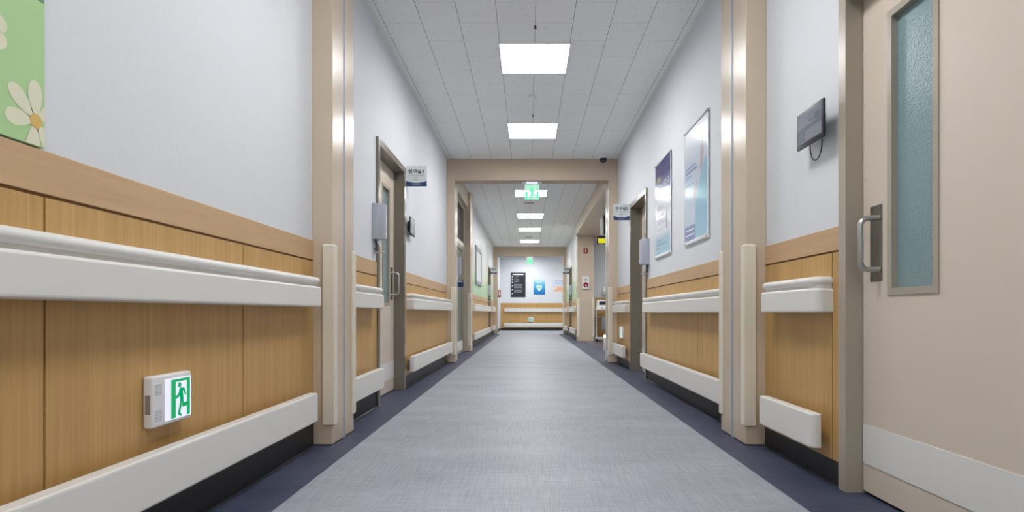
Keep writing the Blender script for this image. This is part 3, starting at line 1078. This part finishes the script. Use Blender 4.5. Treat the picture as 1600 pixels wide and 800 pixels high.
# ------------------------------------------------------------------ sanitizer dispensers
def dispenser(s, w, y0, z0, z1, label, dep=0.095, wd=0.10):
    X = lambda p: s * (w - p)
    r = thing('sanitizer_dispenser', label, 'dispenser', (X(0.04), y0 + wd / 2, z0 - 0.1), 'wall sanitizer dispensers')
    hs = MB()
    y1 = y0 + wd
    pl = [(0.0, y0), (0.045, y0), (0.062, y0 + 0.008), (dep, y0 + wd * 0.42), (dep, y0 + wd * 0.8), (dep - 0.012, y1 - 0.004), (0.06, y1), (0.0, y1)]

    def ring(z, k):
        cy = y0 + wd / 2
        return [Vector((X(p * k), cy + (yy - cy) * (0.5 + 0.5 * k), z)) for p, yy in pl]
    hs.loft([ring(z0, 0.90), ring(z0 + 0.008, 1.0), ring(z1 - 0.012, 1.0), ring(z1 - 0.003, 0.94), ring(z1, 0.86)])
    hsg = part('housing', hs, 'lavender', r)
    b_ = MB()
    b_.prism([Vector((X(dep + 0.0006), y0 + wd * 0.48, z0 + 0.03)), Vector((X(dep + 0.0006), y0 + wd * 0.75, z0 + 0.03)),
              Vector((X(dep + 0.0006), y0 + wd * 0.75, z0 + 0.055)), Vector((X(dep + 0.0006), y0 + wd * 0.48, z0 + 0.055))], (X(0) - X(0.001), 0, 0))
    part('badge', b_, 'white_plastic', hsg, 'small white badge')
    part('back_plate', MB().box(X(0.0002), X(0.006), y0 + 0.03, y1 - 0.03, z0 - 0.112, z0 + 0.002), 'lavender', r)
    yc = y0 + wd / 2
    nz = MB().lathe([(0.016, 0.002), (0.016, -0.03), (0.009, -0.036), (0.009, -0.055)], (X(0.045), yc, z0), 'z', 14)
    part('nozzle', nz, 'acrylic_edge', r)
    tb = [(X(0.012), yc - 0.02, z0 + 0.001), (X(0.02), yc - 0.026, z0 - 0.03), (X(0.024), yc - 0.026, z0 - 0.06), (X(0.012), yc - 0.02, z0 - 0.085)]
    part('tube', MB().tube(tb, 0.005, 8), 'dark_plastic', r)
    tr_ = MB().box(X(0.005), X(0.088), y0 + 0.036, y1 - 0.036, z0 - 0.107, z0 - 0.094, bevel=0.004)
    part('lever', tr_, 'steel', r, 'steel press lever')
    return r


dispenser(-1, LW + WT, 4.482, 1.322, 1.602, 'pale grey sanitizer dispenser beside the left door')
dispenser(1, RW + WT, 6.348, 1.28, 1.563, 'pale grey sanitizer dispenser beside the dark framed right door')
dispenser(-1, 1.218, 9.55, 1.37, 1.68, 'pale grey sanitizer dispenser in the glazed bay', 0.1, 0.11)
dispenser(-1, LW + WT, 17.40, 1.30, 1.58, 'pale sanitizer dispenser beside the far left door')
dispenser(1, RW + WT, 17.40, 1.30, 1.58, 'pale sanitizer dispenser beside the far right door')
r = thing('notice_sign', 'small navy and white sign below the dispenser in the glazed bay', 'sign', (-1.16, 9.70, 1.19))
part('plate', MB().box(-1.2175, -1.085, 9.697, 9.703, 1.18, 1.29), 'navy', r)
part('printed_strip', MB().box(-1.205, -1.10, 9.6955, 9.697, 1.262, 1.278), 'ink_white', r)


# ------------------------------------------------------------------ wall tablets
def tablet(s, w, y0, y1, z0, z1, p, label, cable=True):
    X = lambda q: s * (w - q)
    r = thing('wall_tablet', label, 'tablet', (X(p), (y0 + y1) / 2, z0), 'wall mounted tablets')
    part('case', MB().box(X(p - 0.012), X(p), y0, y1, z0, z1, bevel=0.003), 'dark_plastic', r)
    bd = 0.013
    sc = part('screen', MB().box(X(p - 0.001), X(p + 0.0006), y0 + bd, y1 - bd, z0 + bd * 1.6, z1 - bd), 'screen', r, 'dim grey screen')
    tf = lambda u, v: Vector((X(p + 0.0012), (y1 - bd) + (y0 - y1 + 2 * bd) * u, z0 + bd * 1.6 + (z1 - z0 - bd * 2.6) * v))
    d = MB()
    for a in ((0, 1, 0.40, 0.54), (0.72, 0.95, 0.60, 0.80), (0.48, 0.62, 0.62, 0.67)):
        d.poly([tf(a[0], a[2]), tf(a[1], a[2]), tf(a[1], a[3]), tf(a[0], a[3])])
    part('screen_band', d, 'screen_dark', sc)
    d = MB().poly([tf(0.03, 0.06), tf(0.3, 0.06), tf(0.3, 0.38), tf(0.03, 0.38)])
    part('screen_tile', d, 'screen_teal', sc)
    part('wall_bracket', MB().box(X(0.0003), X(p - 0.012), (y0 * .55 + y1 * .45), (y0 * .25 + y1 * .75), z0 + 0.045, z1 - 0.03, bevel=0.003)
         .box(X(p - 0.022), X(p - 0.0119), y0 + 0.055, y1 - 0.03, z0 + 0.03, z1 - 0.03, bevel=0.004), 'dark_plastic', r)
    if cable:
        ym = y0 * 0.5 + y1 * 0.5
        pts = []
        for k in range(15):
            a = math.pi * k / 14
            pts.append((X(p - 0.022 - 0.01 * k / 14), ym + 0.045 * math.cos(a) - 0.006, z0 + 0.01 - 0.082 * math.sin(a) ** 0.75))
        part('cable', MB().tube(pts, 0.0028, 8), 'dark_plastic', r, 'black loop of cable')
    return r


tablet(1, RW + WT, 2.478, 2.722, 1.507, 1.673, 0.070, 'black wall tablet with cable loop beside the large beige door')
tablet(-1, LW + WT, 5.70, 5.93, 1.52, 1.70, 0.048, 'small black wall tablet beside the left door', cable=False)


# ------------------------------------------------------------------ posters
def heart(cx, cy, k):
    return [(cx + k * 16 * math.sin(t) ** 3 / 17, cy + k * (13 * math.cos(t) - 5 * math.cos(2 * t) - 2 * math.cos(3 * t) - math.cos(4 * t)) / 17)
            for t in [2 * math.pi * j / 40 for j in range(40)]]


def side_poster(y0, y1, z0, z1, sheet, label, shapes):
    p0 = 0.012
    X = lambda q: RW + WT - q
    r = thing('poster', label, 'poster', (X(p0), (y0 + y1) / 2, z0), 'framed posters on the right wall')
    sh = part('sheet', MB().box(X(p0 - 0.004), X(p0), y0 + 0.012, y1 - 0.012, z0 + 0.022, z1 - 0.022), sheet, r)
    part('top_rail', MB().box(X(p0 - 0.012), X(p0 + 0.008), y0, y1, z1 - 0.022, z1, bevel=0.004), 'silver_rail', r, 'grey top rail')
    part('bottom_rail', MB().box(X(p0 - 0.012), X(p0 + 0.008), y0, y1, z0, z0 + 0.028, bevel=0.004), 'white_plastic', r, 'white bottom rail')
    for yy in (y0 + 0.005, y1 - 0.005):
        part('edge_strip', MB().box(X(p0 - 0.006), X(p0 + 0.002), yy - 0.005, yy + 0.005, z0 + 0.028, z1 - 0.028), 'acrylic_edge', r, 'clear edge strip')
    for yy in (y0 + 0.02, y1 - 0.02):
        for zz in (z0 + 0.014, z1 - 0.014):
            part('standoff', MB().lathe([(0.009, -p0), (0.009, 0.012), (0.006, 0.015)] if False else [(0.009, 0), (0.009, -p0 - 0.010), (0.006, -p0 - 0.013)],
                                         (X(0.0), yy, zz), 'x', 14), 'steel', r, 'steel standoff bolt')

    def tf(u, v, d=0.0006):
        return Vector((X(p0 + d), (y1 - 0.012) + (y0 - y1 + 0.024) * u, z0 + 0.024 + (z1 - z0 - 0.048) * v))
    for nm, mt, fn in shapes:
        g_ = MB()
        fn(g_, tf)
        part(nm, g_, mt, sh)
    return r


def P(pts, d=0.0006):
    return lambda g_, tf: g_.poly([tf(u, v, d) for u, v in pts])


def lines(rows, d=0.0009, seed=1):
    def fn(g_, tf):
        for k, (u0, u1, v, hh) in enumerate(rows):
            word_bars(g_, u0, u1, v, v + hh, lambda u, v_: tf(u, v_, d), seed + k, 0.014)
    return fn


def glyphs(u0, u1, v, hh, seed):
    """illegible block lettering: each character a few separate strokes"""
    def fn(g_, tf):
        rnd = random.Random(seed)
        u = u0
        while u < u1 - 0.03:
            wv = 0.058
            for bar in rnd.sample([(0, 1, 0.8, 1), (0, 0.22, 0.1, 1), (0.75, 1, 0, 1), (0, 1, 0, 0.18), (0.1, 0.7, 0.4, 0.58), (0.3, 0.55, 0, 0.5)], 4):
                a, b_, c_, d_ = u + wv * bar[0], u + wv * bar[1], v + hh * bar[2], v + hh * bar[3]
                g_.poly([tf(a, c_, 0.0009), tf(b_, c_, 0.0009), tf(b_, d_, 0.0009), tf(a, d_, 0.0009)])
            u += wv + 0.022
    return fn


side_poster(4.252, 4.884, 1.306, 2.262, 'poster_pale', 'pale blue poster with a gowned figure, nearer of the two right wall posters', [
    ('printed_gown', 'gown', P([(0.48, 0.0), (1, 0.0), (1, 0.62), (0.92, 0.66), (0.80, 0.60), (0.70, 0.50), (0.62, 0.46), (0.58, 0.36), (0.50, 0.30)])),
    ('printed_arm', 'skin', P([(0.70, 0.58), (0.76, 0.57), (0.84, 0.64), (0.86, 0.74), (0.82, 0.82), (0.78, 0.84), (0.78, 0.76), (0.73, 0.80), (0.72, 0.72)], 0.0008)),
    ('printed_hand', 'skin', P([(0.40, 0.36), (0.45, 0.34), (0.52, 0.40), (0.58, 0.48), (0.54, 0.52), (0.47, 0.46), (0.42, 0.42)], 0.0010)),
    ('printed_heading', 'ink_blue', lines([(0.05, 0.5, 0.655, 0.014), (0.05, 0.58, 0.615, 0.020), (0.05, 0.34, 0.575, 0.012)])),
    ('printed_text', 'ink_soft', lines([(0.05, 0.42, 0.505, 0.008), (0.05, 0.2, 0.465, 0.006), (0.05, 0.16, 0.42, 0.006)], seed=9)),
    ('printed_band', 'violet', P([(0, 0.0), (0.48, 0.0), (0.48, 0.14), (0, 0.14)], 0.0007)),
    ('printed_band_text', 'ink_white', lines([(0.05, 0.44, 0.095, 0.014), (0.05, 0.44, 0.05, 0.014)], 0.0011, 4)),
])
side_poster(5.36, 6.007, 1.303, 2.27, 'poster_indigo', 'indigo topped poster with yellow heading, farther of the two right wall posters', [
    ('printed_heading', 'ink_yellow', glyphs(0.06, 0.36, 0.80, 0.06, 3)),
    ('printed_subheading', 'ink_white', glyphs(0.22, 0.90, 0.715, 0.06, 8)),
    ('printed_text', 'ink_soft', lines([(0.1, 0.5, 0.52, 0.008), (0.1, 0.6, 0.49, 0.008), (0.2, 0.6, 0.42, 0.008), (0.2, 0.7, 0.37, 0.008), (0.2, 0.7, 0.34, 0.008), (0.2, 0.5, 0.27, 0.008)], seed=12)),
    ('printed_tower', 'ink_soft', P([(0.74, 0.25), (0.82, 0.25), (0.82, 0.36), (0.80, 0.42), (0.78, 0.5), (0.76, 0.42), (0.74, 0.36)])),
    ('printed_footer', 'ink_blue', lines([(0.1, 0.5, 0.15, 0.012), (0.1, 0.7, 0.11, 0.010), (0.1, 0.35, 0.07, 0.010)], seed=20)),
])


def end_sheet(name, x0, x1, z0, z1, sheet, label, cat, shapes, frame=None):
    r = thing(name, label, cat, ((x0 + x1) / 2, YE - 0.01, z0))
    sh = part('sheet', MB().box(x0, x1, YE - 0.014, YE - 0.0005, z0, z1), sheet, r)
    tf = lambda u, v, d=0.0006: Vector((x0 + (x1 - x0) * u, YE - 0.014 - d * 3, z0 + (z1 - z0) * v))
    for nm, mt, fn in shapes:
        g_ = MB()
        fn(g_, tf)
        part(nm, g_, mt, sh)
    return r


rows = [(0.22, 0.55, 0.82 - k * 0.052, 0.016) for k in range(6)] + [(0.22, 0.78, 0.50 - k * 0.06, 0.028) for k in range(6)]


def bullets(g_, tf):
    for k, v in enumerate((0.82, 0.765, 0.70, 0.63, 0.57, 0.44, 0.29, 0.13)):
        g_.poly([tf(0.07, v), tf(0.15, v), tf(0.15, v + 0.035), tf(0.07, v + 0.035)])


end_sheet('wall_sign', -0.72, -0.105, 1.39, 2.415, 'dark_plastic', 'black sign with white rows of print on the far end wall', 'sign', [
    ('printed_title', 'ink_white', P([(0.12, 0.90), (0.86, 0.90), (0.86, 0.945), (0.12, 0.945)])),
    ('printed_bullet', 'ink_white', bullets),
    ('printed_text', 'ink_soft', lines(rows)),
])
end_sheet('poster', 0.235, 0.707, 1.50, 2.16, 'poster_blue', 'blue poster with a pale heart on the far end wall', 'poster', [
    ('printed_heart', 'ink_white', P(heart(0.5, 0.42, 0.26), 0.0006)),
    ('printed_heart_centre', 'mint', P(heart(0.5, 0.42, 0.17), 0.0012)),
    ('printed_text', 'ink_white', lines([(0.25, 0.75, 0.76, 0.03), (0.3, 0.7, 0.7, 0.02)], 0.0006)),
])
end_sheet('poster', 1.035, 1.55, 1.50, 2.2, 'poster_white', 'white poster with a peach hand, rightmost on the far end wall', 'poster', [
    ('printed_hand', 'peach', P([(0.05, 0.25), (0.3, 0.36), (0.42, 0.52), (0.5, 0.42), (0.62, 0.5), (0.72, 0.40), (0.95, 0.30), (0.95, 0.18), (0.05, 0.18)])),
    ('printed_text', 'ink_blue', lines([(0.15, 0.85, 0.80, 0.03), (0.2, 0.8, 0.68, 0.02)], 0.0006)),
])


# ------------------------------------------------------------------ daisy panel at the near left
def clip(poly, axis, lim, keep_less):
    out_ = []
    n = len(poly)
    ins = lambda p: (p[axis] <= lim) if keep_less else (p[axis] >= lim)
    for i in range(n):
        a, b_ = poly[i], poly[(i + 1) % n]
        if ins(a):
            out_.append(a)
        if ins(a) != ins(b_):
            t = (lim - a[axis]) / (b_[axis] - a[axis])
            out_.append((a[0] + t * (b_[0] - a[0]), a[1] + t * (b_[1] - a[1])))
    return out_


py1, pz0 = 1.431, 1.154
XP = -(LW + WT - 0.012)
r = thing('mural_panel', 'green panel printed with cream daisies at the left edge', 'wall panel', (XP, 0.9, pz0))
board = part('board', MB().box(XP, -(LW + WT - 0.0005), 0.35, py1, pz0, 2.3, bevel=0.001, seg=1), 'leaf_green', r)


def petal(g_, cy, cz, ang, ln, wd, d=0.0006):
    a = math.radians(ang)
    pts = []
    for k in range(24):
        t = 2 * math.pi * k / 24
        u = ln * (0.5 - 0.5 * math.cos(t))
        q = u / ln
        v = 1.15 * wd * math.sin(t) * (0.30 + 0.75 * q)
        pts.append((cy + u * math.cos(a) - v * math.sin(a), cz + u * math.sin(a) + v * math.cos(a)))
    pts = clip(clip(pts, 0, py1 - 0.0012, True), 1, pz0 + 0.0012, False)
    if len(pts) > 2:
        g_.poly([Vector((XP + d, y_, z_)) for y_, z_ in pts])


def disc(g_, cy, cz, ra, d):
    g_.poly([Vector((XP + d, cy + ra * math.cos(2 * math.pi * k / 20), cz + ra * math.sin(2 * math.pi * k / 20))) for k in range(20)])


daisies = [(1.404, 1.214, 0.098, (92, 137, 187, 262, 308, 40)), (1.268, 1.385, 0.062, (26, 334, 77, 128, 180, 232, 283)),
           (0.95, 1.30, 0.10, (0, 51, 102, 154, 205, 257, 308)), (0.7, 1.62, 0.10, (20, 71, 122, 174, 225, 277, 328))]
for cy, cz, ln, angs in daisies:
    g, q = MB(), MB()
    for a in angs:
        petal(g, cy, cz, a, ln * (0.85 if a in (187,) else 1.0), 0.0235)
    disc(q, cy, cz, 0.0175, 0.0012)
    bmesh.ops.remove_doubles(g.bm, verts=list(g.bm.verts), dist=0.0001)
    part('printed_petals', g, 'petal', board)
    part('printed_centre', q, 'pollen', board)
g = MB().poly([Vector((XP + 0.0006, y_, z_)) for y_, z_ in ((0.36, 1.512), (1.428, 1.512), (1.428, 1.545), (0.36, 1.545))])
part('printed_stripe', g, 'print_slate', board)

# ------------------------------------------------------------------ far left framed board and red box
r = thing('notice_board', 'silver framed board on the left mural wall', 'notice board', (-LW, 13.95, 1.41))
xw = -(LW + WT - 0.0005)
fr = MB()
y0, y1, z0, z1, t = 13.2, 14.7, 1.41, 2.30, 0.09
fr.ring(lambda a, b_, c_: Vector((c_, a, b_)), y0, y1, z0, z1, t, xw, xw + 0.03)
part('frame', fr, mat('silver_frame', rgb(165, 172, 184), 0.35, 0.6), r)
part('sheet', MB().box(xw, xw + 0.014, y0 + t, y1 - t, z0 + t, z1 - t), 'white_plastic', r, 'glossy white sheet')
r = thing('alarm_box', 'small dark red box on the white wall beyond the far beam at left', 'alarm box', (-1.14, 22.4, 1.32))
part('case', MB().box(-1.1645, -1.06, 22.3, 22.5, 1.34, 1.62, bevel=0.01), 'red', r)
part('glass_pane', MB().box(-1.13, -1.085, 22.294, 22.301, 1.42, 1.56), 'white_plastic', r)

# ------------------------------------------------------------------ pier fittings
r = thing('fire_call_sign', 'small red sign with white mark high on the beige pier', 'sign', (1.51, 15.09, 2.30))
part('plate', MB().box(1.455, 1.565, 15.075, 15.0995, 2.30, 2.43, bevel=0.006), 'red', r)
part('mark', MB().box(1.497, 1.523, 15.0725, 15.0752, 2.325, 2.405, bevel=0.001, seg=1), 'ink_white', r)
r = thing('fire_alarm', 'white fire alarm panel with red round button on the beige pier', 'fire alarm', (1.51, 15.08, 1.36))
part('case', MB().box(1.412, 1.606, 15.06, 15.0995, 1.36, 1.69, bevel=0.01), 'white_plastic', r)
part('alarm_button', MB().lathe([(0.068, 0), (0.068, -0.012), (0.058, -0.020), (0.03, -0.022)], (1.512, 15.06, 1.475), 'y', 24), 'red', r, 'red round alarm button')
part('button_centre', MB().lathe([(0.02, 0), (0.02, -0.004)], (1.515, 15.038, 1.455), 'y', 14), 'ink_white', r)
part('sounder', MB().lathe([(0.04, 0), (0.04, -0.006), (0.03, -0.008)], (1.512, 15.06, 1.61), 'y', 20), 'lavender', r, 'grey round sounder')

# ------------------------------------------------------------------ alcove contents
r = thing('led_display', 'black framed yellow display hanging over the alcove entrance', 'display', (1.62, 11.0, 2.05))
part('case', MB().box(1.315, 1.95, 11.0, 11.06, 2.055, 2.215, bevel=0.004), 'dark_plastic', r)
part('display_face', MB().box(1.34, 1.925, 10.994, 11.0, 2.072, 2.165), 'yellow', r, 'glowing yellow face')
hg = MB().tube([(1.44, 11.03, 2.21), (1.44, 11.03, 2.75)], 0.012, 10).tube([(1.82, 11.03, 2.21), (1.82, 11.03, 2.75)], 0.012, 10)
hg.box(1.40, 1.48, 11.0, 11.06, 2.735, 2.75)
hg.box(1.78, 1.86, 11.0, 11.06, 2.735, 2.75)
part('hanger', hg, 'steel', r)
r = thing('hanging_sign', 'dark edged sign hanging behind the yellow display', 'sign', (1.5, 11.3, 2.28))
part('panel', MB().box(1.47, 1.62, 11.27, 11.33, 2.28, 2.66, bevel=0.004), 'dark_plastic', r)
part('side_face', MB().box(1.425, 1.4695, 11.272, 11.328, 2.27, 2.60, bevel=0.003), 'sign_white', r, 'pale side panel')
part('hanger', MB().tube([(1.545, 11.3, 2.655), (1.545, 11.3, 2.75)], 0.012, 8), 'steel', r)

cx, cy = 1.93, 14.90
r = thing('monitor_cart', 'white wheeled cart with a small patient monitor in the alcove', 'cart', (cx, cy, 0))
bs = MB()
bs.box(cx - 0.17, cx + 0.17, cy - 0.16, cy + 0.16, 0.075, 0.105, bevel=0.01)
part('base', bs, 'white_plastic', r)
for sx in (-1, 1):
    for sy in (-1, 1):
        wh = MB().lathe([(0.02, -0.012), (0.036, -0.010), (0.036, 0.010), (0.02, 0.012)], (cx + sx * 0.14, cy + sy * 0.13, 0.036), 'x', 16)
        wh.box(cx + sx * 0.14 - 0.008, cx + sx * 0.14 + 0.008, cy + sy * 0.13 - 0.008, cy + sy * 0.13 + 0.008, 0.06, 0.08)
        part('caster', wh, 'wheel', r, 'dark rubber caster')
for sx in (-0.15, 0.15):
    part('post', MB().tube([(cx + sx, cy + 0.1, 0.10), (cx + sx, cy + 0.1, 0.83)], 0.013, 12), 'white_plastic', r)
part('middle_shelf', MB().box(cx - 0.16, cx + 0.16, cy - 0.13, cy + 0.13, 0.62, 0.64, bevel=0.004), 'grey_plastic', r)
part('drawer_box', MB().box(cx - 0.03, cx + 0.13, cy - 0.12, cy + 0.10, 0.30, 0.615, bevel=0.006), 'grey_plastic', r)
part('tray', MB().box(cx - 0.18, cx + 0.18, cy - 0.17, cy + 0.15, 0.82, 0.845, bevel=0.006), 'white_plastic', r)
r2 = thing('patient_monitor', 'white patient monitor with dark screen on the alcove cart', 'monitor', (cx - 0.02, cy - 0.03, 0.846))
part('case', MB().box(cx - 0.15, cx + 0.12, cy - 0.09, cy + 0.06, 0.88, 1.07, bevel=0.014, seg=3).box(cx - 0.17, cx + 0.12, cy - 0.13, cy + 0.06, 0.8465, 0.90, bevel=0.012, seg=3), 'white_plastic', r2)
part('screen', MB().box(cx - 0.10, cx + 0.09, cy - 0.0925, cy - 0.089, 0.945, 1.04), 'dark_plastic', r2, 'dark screen')
part('control_knob', MB().lathe([(0.018, 0), (0.016, -0.012)], (cx - 0.03, cy - 0.13, 0.873), 'y', 14), 'grey_plastic', r2)
r = thing('wall_dispenser', 'small white dispenser on the alcove wall above the cart', 'dispenser', (2.05, 15.36, 1.25))
part('body', MB().box(1.985, 2.115, 15.33, 15.4195, 1.29, 1.42, bevel=0.015, seg=3), 'white_plastic', r)
part('drip_tray', MB().box(1.96, 2.10, 15.27, 15.4195, 1.235, 1.26, bevel=0.006), 'white_plastic', r)
r = thing('floor_lamp', 'low cream post with a warm lit top in the alcove entrance', 'lamp', (1.52, 11.3, 0))
part('post', MB().box(1.485, 1.555, 11.27, 11.33, 0, 0.26, bevel=0.006), 'cream', r)
part('lamp_head', MB().box(1.49, 1.55, 11.275, 11.325, 0.26, 0.31, bevel=0.008), 'warm', r, 'warm glowing top')
